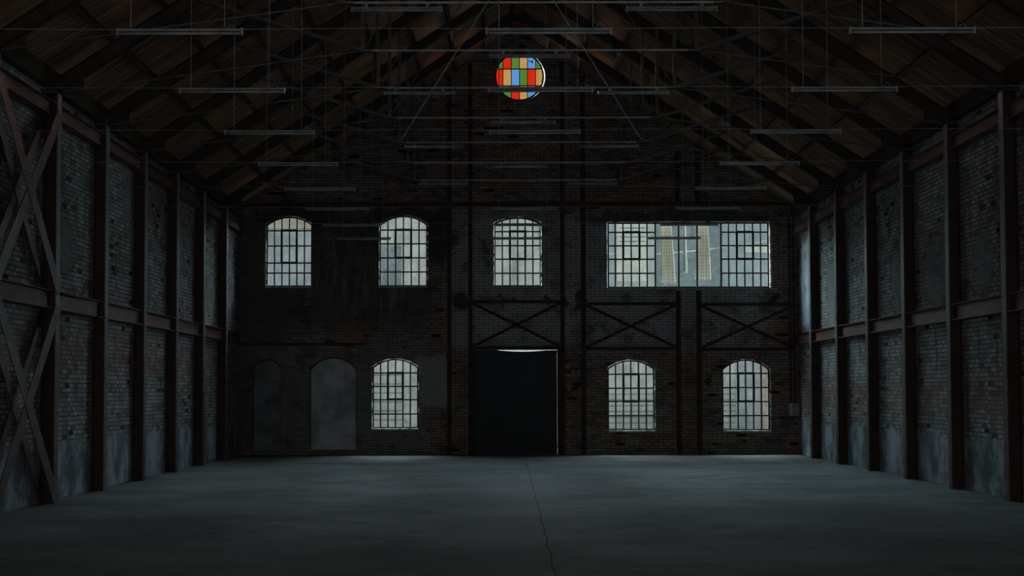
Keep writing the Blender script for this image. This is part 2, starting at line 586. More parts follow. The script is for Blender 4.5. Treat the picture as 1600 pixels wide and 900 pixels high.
def copy_tree(o, parent=None):
    kids = [c for c in bpy.data.objects if c.parent == o]
    c = o.copy()
    COL.objects.link(c)
    c.parent = parent
    for k in kids:
        copy_tree(k, c)
    return c


def struct(o):
    o['kind'] = 'structure'
    return o


ORD = ['', 'first', 'second', 'third', 'fourth', 'fifth', 'sixth', 'seventh', 'eighth', 'ninth', 'tenth']


# ------------------------------------------------------------------ openings in the far wall
def arch_poly(x0, x1, zb, zs, zt, n=14):
    """flat bottom, segmental arch top (springing zs, crown zt)"""
    w, r = (x1 - x0) / 2, zt - zs
    R = (w * w + r * r) / (2 * r)
    xc, zc = (x0 + x1) / 2, zt - R
    a0 = math.asin(min(1, w / R))
    pts = [(x0, zb), (x1, zb)]
    for i in range(n + 1):
        a = a0 - 2 * a0 * i / n
        pts.append((xc + R * math.sin(a), zc + R * math.cos(a)))
    return pts


def arch_z(poly_args, x):
    x0, x1, zb, zs, zt = poly_args
    w, r = (x1 - x0) / 2, zt - zs
    R = (w * w + r * r) / (2 * r)
    xc, zc = (x0 + x1) / 2, zt - R
    return zc + math.sqrt(max(0, R * R - (x - xc) ** 2))


GY = WY + 0.14                  # plane of the glazing


def pxa(x0, x1, yb, ys, yt, Y=None):
    Y = Y or GY
    a, b = at(x0, (yb + ys) / 2, Y)[0], at(x1, (yb + ys) / 2, Y)[0]
    xm = (x0 + x1) / 2
    return (a, b, at(xm, yb, Y)[1], at(xm, ys, Y)[1], at(xm, yt, Y)[1])


WIN = [  # number, arch px, horizontal bars px, vent rows px, vent columns
    (1, (417.5, 487.5, 447.5, 351, 339.5), (360.5, 384.4, 411, 426.7), (360.5, 411), 'upper left'),
    (2, (594, 667, 447, 351, 338), (359.5, 381, 403, 425), (359.5, 403), ''),
    (3, (773, 844.5, 447, 349, 340.5), (350.5, 362, 384, 405, 427), (362, 405), ''),
    (5, (583, 653, 668.5, 574, 561.5), (582.8, 603.8, 624.6, 646.9), (582.8, 624), ''),
    (6, (950, 1021.7, 671.7, 576, 563.5), (584.8, 606.5, 627.2, 649.4), (584.8, 627.2), ''),
    (7, (1128.8, 1201.5, 671.7, 577, 562.5), (583.4, 605.5, 627.5, 649.4), (583.4, 627), ''),
]


def grow(poly, d):
    cx = sum(p[0] for p in poly) / len(poly)
    cz = (min(p[1] for p in poly) + max(p[1] for p in poly)) / 2
    hx = max(p[0] for p in poly) - cx
    hz = max(p[1] for p in poly) - cz
    return [(cx + (x - cx) * (1 + d / hx), cz + (z - cz) * (1 + d / hz)) for x, z in poly]


def rough(poly, step=0.07, amp=0.012, keep_bottom=False):
    out = []
    n = len(poly)
    for i in range(n):
        a, b = poly[i], poly[(i + 1) % n]
        L = math.dist(a, b)
        k = max(1, int(L / step))
        for j in range(k):
            f = j / k
            x, z = a[0] + (b[0] - a[0]) * f, a[1] + (b[1] - a[1]) * f
            if not (keep_bottom and z < 0.02):
                x += random.uniform(-amp, amp)
                z += random.uniform(-amp, amp)
            out.append((x, z))
    return out


def slab(name, outer, holes, y0, y1, mat, parent=None):
    """flat plate with holes, in the xz plane, via a filled 2D curve"""
    cu = bpy.data.curves.new(name, 'CURVE')
    cu.dimensions = '2D'
    cu.fill_mode = 'BOTH'
    cu.extrude = (y1 - y0) / 2
    for poly in [outer] + holes:
        sp = cu.splines.new('POLY')
        sp.points.add(len(poly) - 1)
        for i, (x, z) in enumerate(poly):
            sp.points[i].co = (x, z, 0, 1)
        sp.use_cyclic_u = True
    tmp = bpy.data.objects.new('tmp', cu)
    COL.objects.link(tmp)
    dg = bpy.context.evaluated_depsgraph_get()
    me = bpy.data.meshes.new_from_object(tmp.evaluated_get(dg))
    bpy.data.objects.remove(tmp)
    bpy.data.curves.remove(cu)
    ym = (y0 + y1) / 2
    for v in me.vertices:
        x, z, e = v.co
        v.co = (x, ym + e, z)
    bm = bmesh.new()
    bm.from_mesh(me)
    bmesh.ops.remove_doubles(bm, verts=bm.verts, dist=1e-5)
    bmesh.ops.recalc_face_normals(bm, faces=bm.faces)
    bm.to_mesh(me)
    bm.free()
    me.materials.clear()
    me.materials.append(mat)
    me.name = name
    o = bpy.data.objects.new(name, me)
    COL.objects.link(o)
    if parent:
        o.parent = parent
    return o


# ------------------------------------------------------------------ room shell
struct(MB().box(WXL - 0.4, WXR + 0.4, BACKY - 0.4, WY + 0.36, -0.2, 0).build('floor', M['concrete']))
TOPZ = 6.45
struct(MB().box(WXL - 0.35, WXL, BACKY, WY + 0.35, 0, TOPZ).build('wall_left', M['wall_left']))
struct(MB().box(WXR, WXR + 0.35, BACKY, WY + 0.35, 0, TOPZ).build('wall_right', M['wall_right']))


def board_z(x):
    return roof_under(x) + (RD + PD) * NV


holes = []
for (n, px, hs, vr, _) in WIN:
    a = pxa(*px)
    holes.append(rough(grow(arch_poly(*a), 0.022), 0.07, 0.010))
W4 = (949, 1201.5, 449.5, 347.5)
x0, zb = at(W4[0], W4[2], GY)
x1, zt = at(W4[1], W4[3], GY)
w4 = (x0 - 0.02, x1 + 0.022, zb - 0.02, zt + 0.02)
holes.append(rough([(w4[0], w4[2]), (w4[1], w4[2]), (w4[1], w4[3]), (w4[0], w4[3])], 0.07, 0.010))
RCX, RCZ = at(811.5, 120, GY)
RR = 37.0 / FPX * GY
holes.append(rough([(RCX + 0.018 + (RR + 0.048) * math.cos(a * math.pi / 24), RCZ - 0.010 + (RR + 0.048) * math.sin(a * math.pi / 24)) for a in range(48)], 0.2, 0.004))
DX0, DZT = at(743, 546.5, WY)
DX1, _z = at(871, 546.5, WY)
door_hole = [(DX0, 0.0), (DX1, 0.0), (DX1, DZT), (DX0, DZT)]
BL1 = pxa(394, 440, 703, 575, 561, WY)
BL2 = pxa(484, 557, 703, 576, 558, WY)
BL1 = (BL1[0], BL1[1], 0.1, BL1[3], BL1[4])
BL2 = (BL2[0], BL2[1], 0.12, BL2[3], BL2[4])
holes.append(rough(arch_poly(*BL1), 0.15, 0.006))
holes.append(rough(arch_poly(*BL2), 0.15, 0.006))
gx0, gx1 = WXL, WXR
outer = [(gx0, 0), (DX0, 0), (DX0, DZT), (DX1, DZT), (DX1, 0), (gx1, 0), (gx1, board_z(gx1) - 0.01), (XC, board_z(XC) - 0.01), (gx0, board_z(gx0) - 0.01)]
struct(slab('wall_far', outer, holes, WY, WY + 0.35, M['wall_far']))

# back wall, behind the camera, with an unseen opening added for the fill light
bo = [(gx0, 0), (-5.2, 0), (-5.2, 5.6), (6.0, 5.6), (6.0, 0), (gx1, 0), (gx1, board_z(gx1) - 0.01), (XC, board_z(XC) - 0.01), (gx0, board_z(gx0) - 0.01)]
struct(slab('wall_back', bo, [], BACKY - 0.35, BACKY, M['wall_far']))

# boarded ceiling, two slopes
for sgn, nm in ((-1, 'ceiling'), (1, 'ceiling')):
    xe = (WXL - 0.35) if sgn < 0 else (WXR + 0.35)
    ze, zr = board_z(xe), board_z(XC)
    poly = [(xe, ze), (XC, zr), (XC, zr + 0.05), (xe, ze + 0.05)]
    o = MB().prism_y(poly, BACKY - 0.35, WY + 0.35).build(nm, M['boards'])
    struct(o)

# courses and wall plate over the columns (timber)
for sgn, nm in ((-1, 'trim_1'), (1, 'trim_2')):
    xw = WXL if sgn < 0 else WXR
    m = MB().box(min(xw, xw - sgn * 0.14), max(xw, xw - sgn * 0.14), BACKY, WY, 6.17, 6.47)
    struct(m.build(nm, M['timber']))

# ledge on the far wall's left half
lx0, lz = at(372, 538, WY)
lx1, _z = at(566, 538, WY)
struct(MB().box(lx0, lx1, WY - 0.045, WY, lz - 0.03, lz + 0.03).build('trim_3', M['steel_dark']))

# infill of the two blind arches
for (b, mt, nm, lb) in ((BL1, 'plaster_dark', 'trim_4', 'narrow dark'), (BL2, 'plaster', 'trim_5', 'wide pale')):
    o = MB().prism_y([(x, z - 0.012) for x, z in grow(arch_poly(*b), -0.022)], WY + 0.06, WY + 0.29).build(nm, M[mt])
    MB().prism_y(grow(arch_poly(*b), 0.05), WY + 0.29, WY + 0.345).build('backing', M['steel_dark'], o)
    struct(o)

# ------------------------------------------------------------------ windows
glass_a = mat_glass('dusty_glass', (1, 1, 1), 0.90, dirtamt=0.30)
glass_b = mat_glass('clear_glass', (0.95, 1, 1), 0.93, dirtamt=0.10)
bw, bd = 0.034, 0.035


def window_bars(m, args, cols, hbars, y=GY):
    x0, x1, zb, zs, zt = args
    for i in range(1, cols):
        x = x0 + (x1 - x0) * i / cols
        m.box(x - bw / 2, x + bw / 2, y - bd / 2, y + bd / 2, zb, arch_z(args, x) - 0.005)
    for z in hbars:
        m.box(x0, x1, y - bd / 2 + 0.002, y + bd / 2 - 0.002, z - bw / 2, z + bw / 2)


for (n, px, hs, vr, _) in WIN:
    a = pxa(*px)
    xm = (px[0] + px[1]) / 2
    poly = arch_poly(*a)
    big = grow(poly, 0.012)
    w = slab('window_%d' % n, big, [grow(poly, -0.022)], GY - 0.025, GY + 0.03, M['frame'])
    struct(w)
    m = MB()
    zb = [at(xm, h, GY)[1] for h in hs]
    window_bars(m, a, 6, zb)
    m.build('glazing_bars', M['frame'], w)
    seed = n * 1.0
    gm = mat_glass('dusty_glass_%d' % n, (1, 1, 1), 0.90, dirtamt=0.17, seed=seed)
    MB().prism_y(grow(poly, -0.005), GY + 0.004, GY + 0.008).build('pane', gm, w)
    # opening light: two columns by two rows, heavier frame standing proud
    cw = (a[1] - a[0]) / 6
    vx0, vx1 = a[0] + 2 * cw, a[0] + 4 * cw
    vz1, vz0 = at(xm, vr[0], GY)[1], at(xm, vr[1], GY)[1]
    m = MB()
    t_ = 0.056
    yy0, yy1 = GY - 0.055, GY - 0.019
    m.box(vx0 - t_ / 2, vx0 + t_ / 2, yy0, yy1, vz0 - t_ / 2, vz1 + t_ / 2)
    m.box(vx1 - t_ / 2, vx1 + t_ / 2, yy0, yy1, vz0 - t_ / 2, vz1 + t_ / 2)
    m.box(vx0 + t_ / 2, vx1 - t_ / 2, yy0, yy1, vz1 - t_ / 2, vz1 + t_ / 2)
    m.box(vx0 + t_ / 2, vx1 - t_ / 2, yy0, yy1, vz0 - t_ / 2, vz0 + t_ / 2)
    m.build('sash', M['frame'], w)
    # mortar sill, ragged
    sp = rough([(a[0] - 0.03, a[2] - 0.055), (a[1] + 0.03, a[2] - 0.055), (a[1] + 0.03, a[2] - 0.015), (a[0] - 0.03, a[2] - 0.015)], 0.06, 0.008)
    MB().prism_y(sp, WY - 0.015, WY + 0.2).build('window_sill', M['sill'], w)

# wide window: two gridded lights either side of three tall panes
xa, xb = at(950.5, 400, GY)[0], at(1200, 400, GY)[0]
za, zc = at(1075, 448.7, GY)[1], at(1075, 348.7, GY)[1]
w = slab('window_4', [(xa - .02, za - .02), (xb + .02, za - .02), (xb + .02, zc + .02), (xa - .02, zc + .02)],
         [[(xa + .015, za + .015), (xb - .015, za + .015), (xb - .015, zc - .015), (xa + .015, zc - .015)]], GY - 0.025, GY + 0.03, M['frame'])
struct(w)
m = MB()
for x in (1023.7, 1060.2, 1089, 1126.3):
    X = at(x, 400, GY)[0]
    m.box(X - 0.020, X + 0.020, GY - 0.025, GY + 0.025, za, zc)
for xs in ((961.2, 973.5, 986.2, 998.9, 1011), (1138.4, 1150.8, 1163.3, 1176, 1188.3)):
    for x in xs:
        X = at(x, 400, GY)[0]
        m.box(X - bw / 2, X + bw / 2, GY - bd / 2, GY + bd / 2, za, zc)
for (p, q) in ((950.5, 1023.7), (1126.3, 1200)):
    for h in (363, 384, 405, 427):
        Z = at(1075, h, GY)[1]
        m.box(at(p, 400, GY)[0], at(q, 400, GY)[0], GY - bd / 2 + .002, GY + bd / 2 - .002, Z - bw / 2, Z + bw / 2)
m.build('glazing_bars', M['frame'], w)
MB().box(xa - .01, xb + .01, GY + 0.004, GY + 0.008, za - .01, zc + .01).build('pane', mat_glass('dusty_glass_4', (0.96, 1, 1), 0.90, dirtamt=0.10, seed=4), w)
for (p, q) in ((973.5, 998.9), (1150.8, 1176)):
    X0, X1 = at(p, 400, GY)[0], at(q, 400, GY)[0]
    Z1, Z0 = at(1075, 363, GY)[1], at(1075, 405, GY)[1]
    m = MB()
    t_ = 0.056
    m.box(X0 - t_ / 2, X0 + t_ / 2, GY - .055, GY - .019, Z0 - t_ / 2, Z1 + t_ / 2)
    m.box(X1 - t_ / 2, X1 + t_ / 2, GY - .055, GY - .019, Z0 - t_ / 2, Z1 + t_ / 2)
    m.box(X0 + t_ / 2, X1 - t_ / 2, GY - .055, GY - .019, Z1 - t_ / 2, Z1 + t_ / 2)
    m.box(X0 + t_ / 2, X1 - t_ / 2, GY - .055, GY - .019, Z0 - t_ / 2, Z0 + t_ / 2)
    m.build('sash', M['frame'], w)
MB().box(xa - 0.05, xb + 0.05, WY - 0.02, WY + 0.11, za - 0.06, za - 0.022).build('window_sill', M['sill'], w)

# round stained-glass window
circ = lambda r, n=64: [(RCX + r * math.cos(2 * math.pi * i / n), RCZ + r * math.sin(2 * math.pi * i / n)) for i in range(n)]
w = slab('window_8', circ(RR + 0.03), [circ(RR - 0.012)], GY - 0.02, GY + 0.03, M['frame'])
struct(w)
vx = [at(x, 120, GY)[0] for x in (785.8, 798.9, 811.7, 824.1, 836.9)]
hz = [at(811, y, GY)[1] for y in (107.8, 134.2)]
m = MB()
for X in vx:
    L = math.sqrt(RR * RR - (X - RCX) ** 2)
    m.box(X - 0.012, X + 0.012, GY - 0.012, GY + 0.012, RCZ - L, RCZ + L)
for Z in hz:
    L = math.sqrt(RR * RR - (Z - RCZ) ** 2)
    m.box(RCX - L, RCX + L, GY - 0.013, GY + 0.013, Z - 0.012, Z + 0.012)
m.build('glazing_bars', M['frame'], w)
cols = {'red': (1.0, 0.030, 0.008), 'yellow': (0.78, 0.42, 0.12), 'blue': (0.15, 0.42, 0.86), 'green': (0.12, 0.30, 0.045)}


def stained(name, c):
    return mat_glass('stained_glass_' + name, tuple(math.sqrt(q) for q in c), 1.0, dirt=(0.5, 0.5, 0.5), dirtamt=0.04)   # light crosses both faces


gmat = {k: stained(k, v) for k, v in cols.items()}
rows = [['green', 'red', 'green', 'yellow', 'blue', 'green'],
        ['red', 'yellow', 'blue', 'green', 'red', 'yellow'],
        ['blue', 'green', 'red', 'yellow', 'blue', 'red']]
xe = [RCX - RR - 0.01] + vx + [RCX + RR + 0.01]
ze = [RCZ + RR + 0.01] + hz + [RCZ - RR - 0.01]


def clip(poly, f):
    out = []
    for i in range(len(poly)):
        a, b = poly[i], poly[(i + 1) % len(poly)]
        fa, fb = f(a), f(b)
        if fa >= 0:
            out.append(a)
        if (fa > 0) != (fb > 0) and fa != fb:
            t = fa / (fa - fb)
            out.append((a[0] + (b[0] - a[0]) * t, a[1] + (b[1] - a[1]) * t))
    return out


for r in range(3):
    for c in range(6):
        poly = circ(RR + 0.005, 96)
        for f in (lambda p: p[0] - xe[c], lambda p: xe[c + 1] - p[0], lambda p: ze[r] - p[1], lambda p: p[1] - ze[r + 1]):
            poly = clip(poly, f)
        if len(poly) > 2:
            o = MB().prism_y(poly, GY + 0.002, GY + 0.007).build('%s_pane' % rows[r][c], gmat[rows[r][c]], w)
            o['label'] = '%s glass pane' % rows[r][c]
# dark painted squiggle on the upper blue pane
bx, bz = at(829, 96, GY)
m = MB()
m.tube([(bx - .05, GY - .002, bz + .03), (bx - .03, GY - .002, bz - .02), (bx + .01, GY - .002, bz + .02), (bx + .03, GY - .002, bz - .02), (bx + .05, GY - .002, bz - .05), (bx + .05, GY - .002, bz + .02)], 0.014, 6)
m.build('painted_mark', mat_plain('dark_blue_paint', (0.01, 0.03, 0.16), 0.6), w)

# small curl of paint on a lower pane of window five
w5 = bpy.data.objects['window_5']
cx, cz = at(636.2, 659.5, GY)
pts = []
for i in range(22):
    a = math.pi * 0.6 + i * 0.36
    r = 0.035 if i > 5 else 0.035 + (5 - i) * 0.012
    pts.append((cx + r * math.cos(a), GY - 0.001, cz - 0.01 + (r * math.sin(a) * 1.0)))
MB().tube(pts, 0.007, 6).build('painted_mark', mat_plain('grey_paint', (0.05, 0.06, 0.06), 0.6), w5)

# ------------------------------------------------------------------ door
d = MB()
zt_ = DZT
xl, xr = DX0 + 0.0004, DX1 - 0.011
xm = (xl + xr) / 2
dy = WY + 0.06
N = 16
poly = [(xl, 0.003), (xr, 0.003), (xr, zt_ - 0.012)]
for i in range(N + 1):
    f = i / N
    x = xr + (xl - xr) * f
    sag = 0.038 * max(0, 1 - ((f - 0.42) / 0.30) ** 2)
    poly.append((x, zt_ - 0.008 - sag - (0.006 if f < 0.72 else -0.006)))
door = MB().prism_y(poly, dy, dy + 0.05).build('door_1', M['door'])
struct(door)
m = MB()
m.box(xm - 0.012, xm + 0.012, dy - 0.015, dy, 0.02, zt_ - 0.07)
for z in (0.05, 0.05 + (zt_ - 0.1) / 2, ):
    m.box(xl + 0.05, xr - 0.05, dy - 0.02, dy, z, z + 0.05)
m.box(xl + 0.05, xr - 0.05, dy - 0.02, dy, zt_ - 0.14, zt_ - 0.09)
m.build('door_batten', M['door'], door)
hz_ = 0.05 + (zt_ - 0.1) / 2 + 0.03
MB().box(xm - 0.35, xm + 0.35, dy - 0.035, dy - 0.02, hz_ + 0.10, hz_ + 0.14).box(xm - 0.04, xm + 0.04, dy - 0.05, dy - 0.02, hz_ + 0.04, hz_ + 0.20).build('door_bolt', M['door'], door)
m = MB()
m.box(DX0 - 0.07, DX0, WY - 0.02, WY - 0.001, 0, DZT + 0.05)
m.box(DX1, DX1 + 0.07, WY - 0.02, WY - 0.001, 0, DZT + 0.05)
struct(m.build('trim_6', M['steel_dark']))

# ------------------------------------------------------------------ steel frame on the far wall
def post_px(x, ytop):
    X = at(x, 500, WY - 0.06)[0]
    zt_ = at(x, ytop, WY - 0.06)[1] if ytop else board_z(X) - 0.14
    return X, zt_


def h_beam(m, X, y1, z0, z1, w=0.11, d=0.10):
    y1 -= 0.003
    """I-section stanchion standing against the wall, flange facing the room"""
    m.box(X - w / 2, X + w / 2, y1 - d, y1 - d + 0.012, z0, z1)
    m.box(X - 0.006, X + 0.006, y1 - d + 0.012, y1 - 0.012, z0, z1)
    m.box(X - w / 2, X + w / 2, y1 - 0.012, y1, z0, z1)


beam_z = at(800, 320, WY)[1]
names = [(702, None, 'left of the black door, outer of the pair'), (735, None, 'beside the left edge of the black door'),
         (879, None, 'beside the right edge of the black door'), (912, None, 'right of the black door, outer of the pair'),
         (1060, 238, ''), (1092, 238, '')]
wz4 = (w4[2] - 0.05, w4[3] + 0.05)
BEAM_LO, BEAM_HI = beam_z - 0.06, beam_z + 0.06
G = 'steel posts on the far wall'
for (x, yt, lb) in names:
    X, zt_ = post_px(x, yt)
    if yt is None:
        for (z0, z1, q) in ((0, BEAM_LO, 'below'), (BEAM_HI, zt_, 'above')):
            m = MB()
            h_beam(m, X, WY, z0, z1)
            o = m.build('steel_post', M['steel_dark'])
            if q == 'below':
                tag(o, 'dark steel post on far wall %s' % lb, 'post', G)
            else:
                tag(o, 'upper gable steel post over the beam, %s' % {702: 'leftmost of four', 735: 'second from left', 879: 'third from left', 912: 'rightmost of the full height four'}[x], 'post', G)
    else:
        for (z0, z1, q) in ((0, wz4[0] - 0.03, 'under'), (BEAM_HI, zt_, 'over')):
            m = MB()
            h_beam(m, X, WY, z0, z1)
            o = m.build('steel_post', M['steel_dark'])
            side = 'left' if x == 1060 else 'right'
            if q == 'under':
                tag(o, 'dark steel post under the wide window, %s one of the close pair' % side, 'post', G)
            else:
                tag(o, 'short steel post in gable above the wide window, %s of pair' % side, 'post', G)
tag(MB().box(WXL + 0.02, WXR - 0.02, WY - 0.11, WY, BEAM_LO, BEAM_HI).build('steel_beam', M['steel_dark']),
    'long dark steel beam across far wall at eaves height above the windows', 'beam')


def xbrace(x0, x1, y0, y1, label, railtop, railbot):
    """two rails and a crossed pair of flat bars between two posts"""
    Y = WY - 0.05
    a, zt_ = at(x0, y0, Y)
    b, zb_ = at(x1, y1, Y)
    t = thing('cross_brace', label, 'brace', ((a + b) / 2, Y, zb_), 'cross braces on the far wall')
    o = Vector(t.location)
    def part(m, n):
        ob = m.build(n, M['steel_dark'], t)
        for v in ob.data.vertices:
            v.co -= o
    part(MB().bar((a, WY - 0.048, zt_), (b, WY - 0.048, zb_), 0.075, 0.012), 'diagonal_bar')
    part(MB().bar((a, WY - 0.033, zb_), (b, WY - 0.033, zt_), 0.075, 0.012), 'diagonal_bar')
    part(MB().box(a, b, WY - 0.07, WY, zt_ - 0.0, zt_ + 0.075), 'rail')
    part(MB().box(a, b, WY - 0.07, WY, zb_ - 0.075, zb_ - 0.0), 'rail')


xbrace(739, 875, 474, 541, 'steel cross brace on far wall directly above the black door', 1, 1)
xbrace(916, 1056, 477, 542, 'steel cross brace under left part of the wide window', 1, 1)
xbrace(1096, 1240, 478, 543, 'steel cross brace at the far wall right corner, beside right brick wall', 1, 1)

# ------------------------------------------------------------------ columns, rails and braces of the side walls
FW, TK = 0.125, 0.014


def column_mesh(side):
    root = []
    xf = XL if side < 0 else XR
    xb_ = (WXL if side < 0 else WXR)
    s = 1 if side < 0 else -1
    return xf, xb_, s


CTOP = 6.10


def column(side, k, first=[None, None]):
    xf, xb_, s = column_mesh(side)
    idx = 0 if side < 0 else 1
    nth = NB - k
    lab = 'rust-red steel column on the %s brick wall, %s from the far wall' % ('left' if side < 0 else 'right', ORD[nth])
    Y = YK(k)
    if first[idx] is None:
        t = thing('steel_column', lab, 'column', (xf, Y, 0), 'steel columns along the side walls')
        m = MB()
        m.box(min(xf, xf - s * TK) - xf, max(xf, xf - s * TK) - xf, -FW / 2, FW / 2, 0, CTOP)
        for j in range(14):      # rivet heads
            z = 0.35 + j * 0.42
            for yy in (-0.045, 0.045):
                m.box(min(0, s * 0.008), max(0, s * 0.008), yy - 0.010, yy + 0.010, z - 0.010, z + 0.010)
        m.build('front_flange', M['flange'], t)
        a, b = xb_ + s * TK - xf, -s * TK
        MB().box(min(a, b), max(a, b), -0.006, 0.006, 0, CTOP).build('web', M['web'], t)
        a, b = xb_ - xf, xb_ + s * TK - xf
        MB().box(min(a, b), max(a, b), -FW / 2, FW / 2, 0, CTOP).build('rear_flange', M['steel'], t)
        a, b = xb_ - xf, s * 0.01
        MB().box(min(a, b), max(a, b), -FW / 2 - 0.02, FW / 2 + 0.02, CTOP, CTOP + 0.016).build('cap_plate', M['steel_grey'], t)
        first[idx] = t
    else:
        t = copy_tree(first[idx])
        t.location = (xf, Y, 0)
        tag(t, lab)
    return t


for side in (-1, 1):
    for k in range(-1, NB):
        column(side, k)

RAILS = [('upper', 5.72, 5.95), ('middle', 2.87, 3.14)]
bayname = {5: 'in the bay touching the far wall', 4: 'in the second bay from far wall', 3: 'in the third bay from far wall',
           2: 'in the fourth bay from far wall', 1: 'in the fifth bay from far wall', 0: 'in the sixth bay from far wall',
           -1: 'in the nearest bay at picture edge'}
for side in (-1, 1):
    xf, xb_, s = column_mesh(side)
    for (rn, z0, z1) in RAILS:
        if side > 0:
            z0, z1 = z0 - 0.07, z1 - 0.07
        for k in range(-1, NB):
            ya = YK(k) + FW / 2 + 0.002
            yb = (YK(k + 1) - FW / 2 - 0.002) if k < NB - 1 else WY - 0.13
            xm_ = xf - s * 0.10
            xo = xf - s * 0.02
            t = thing('wall_rail', '%s red steel rail on the %s brick wall, %s' % (rn, 'left' if side < 0 else 'right', bayname[k]),
                      'rail', (xm_, ya, z0), 'steel rails between the columns')
            m = MB().box(min(xm_, xm_ - s * 0.012) - xm_, max(xm_, xm_ - s * 0.012) - xm_, 0, yb - ya, 0.012, z1 - z0 - 0.012)
            m.build('web', M['rail'], t)
            a, b = 0 - s * 0.10, xo - xm_
            MB().box(min(a, b), max(a, b), 0, yb - ya, z1 - z0 - 0.012, z1 - z0).build('flange', M['rail'], t)
            MB().box(min(a, b), max(a, b), 0, yb - ya, 0, 0.012).build('flange', M['rail'], t)

# crossed flat bars in the nearest left bay, front and back faces
for (z0, z1, lb) in ((0.02, 2.90, 'lower'), (3.12, 5.80, 'upper')):
    ya, yb = YK(-1), YK(0)
    for (dx, wdt, q) in ((0.012, 0.19, 'front'), (-0.185, 0.15, 'rear')):
        X = XL + dx
        t = thing('cross_brace', '%s %s X of flat steel bars in left wall bay nearest the camera' % (lb, q), 'brace', (X, ya, z0), 'cross braces on the left wall')
        if q == 'front':
            p1, p2 = ya, yb
        else:
            p1, p2 = ya + FW / 2, yb - FW / 2
        h = z1 - z0
        for (u0, u1, off) in ((0, h, 0.0), (h, 0, 0.011)):
            MB().bar((off, p1 - ya, u0), (off, p2 - ya, u1), wdt, 0.010, (1, 0, 0)).build('diagonal_bar', M['steel'], t)

# ------------------------------------------------------------------ roof trusses
NXL, NXR, NZ = -2.03, 2.97, 6.70
NZ = at(700, 184, YK(2))[1]


def truss(k):
    nth = NB - k
    lamp = 'two lamps under' if k % 2 else 'one lamp under'
    t = thing('roof_truss', 'steel roof truss %s from the far wall, %s its tie' % (ORD[nth], lamp), 'roof truss', (XC, YK(k), EAVE), 'steel roof trusses')
    O = Vector((XC, 0, EAVE))

    def P(x, z, y=0.0):
        return Vector((x, y, z)) - O
    zc = roof_under(XC)
    for s, xe in ((-1, WXL + 0.02), (1, WXR - 0.02)):
        # rafter: I section following the slope
        a, b = P(xe, roof_under(xe)), P(XC, zc)
        dn = Vector((-s * (-SLOPE), 0, 1)).normalized() if s > 0 else Vector((-SLOPE, 0, 1)).normalized()
        m = MB()
        m.bar(a + dn * 0.008, b + dn * 0.008, 0.016, 0.11)
        m.bar(a + dn * (RD - 0.008), b + dn * (RD - 0.008), 0.016, 0.11)
        m.bar(a + dn * (RD / 2), b + dn * (RD / 2), RD - 0.032, 0.012)
        m.build('rafter', M['steel_dark'], t)
    for s, xn, xe in ((-1, NXL, XL + 0.05), (1, NXR, XR - 0.05)):
        ex = xe
        ez = roof_under(xe) - 0.02
        MB().tube([P(ex, ez), P(xn, NZ)], 0.014, 8).build('tie_rod', M['steel_grey'], t)
        # lattice strut of two angles
        sx = xn + s * 2.42
        sz = roof_under(sx)
        m = MB()
        m.bar(P(xn, NZ, -0.035), P(sx, sz, -0.035), 0.05, 0.012)
        m.bar(P(xn, NZ, 0.035), P(sx, sz, 0.035), 0.05, 0.012)
        for j in range(1, 6):
            f = j / 6
            q = P(xn + (sx - xn) * f, NZ + (sz - NZ) * f)
            m.bar(q + Vector((0, -0.035, 0)), q + Vector((0, 0.035, 0)), 0.03, 0.03, (0, 0, 1))
        m.build('strut', M['steel_grey'], t)
        m = MB()
        m.box(xn - XC - 0.03, xn - XC + 0.03, -0.030, -0.018, NZ - EAVE, roof_under(xn) - EAVE)
        m.box(xn - XC - 0.006, xn - XC + 0.006, -0.018, 0.03, NZ - EAVE, roof_under(xn) - EAVE)
        m.build('post', M['steel_grey'], t)
        MB().tube([P(xn, NZ), P(XC + s * 0.06, zc - 0.05)], 0.016 if k == 3 else 0.011, 8).build('apex_rod', M['rod'] if k == 3 else M['steel_grey'], t)
        MB().prism_y([(xn - XC + dx, NZ - EAVE + dz) for dx, dz in ((-0.14, -0.03), (0.14, -0.03), (0.10, 0.08), (0, 0.14), (-0.10, 0.08))], -0.012, 0.012).build('gusset_plate', M['steel_dark'], t)
        ee = -s
        MB().prism_y([(ex - XC + s * 0.04, ez - EAVE - 0.05), (ex - XC - s * 0.30, ez - EAVE + 0.02), (ex - XC - s * 0.30, ez - EAVE + 0.20), (ex - XC + s * 0.04, ez - EAVE + 0.02)], -0.009, 0.009).build('eave_plate', M['steel_dark'], t)
    MB().tube([P(NXL, NZ), P(NXR, NZ)], 0.014, 8).build('bottom_tie', M['rod'], t)
    MB().prism_y([(dx, zc - EAVE + dz) for dx, dz in ((-0.22, -0.10), (0.22, -0.10), (0.12, 0.02), (0, 0.10), (-0.12, 0.02))], -0.009, 0.009).build('ridge_plate', M['steel_dark'], t)
    return t


for k in range(-1, NB):
    truss(k)

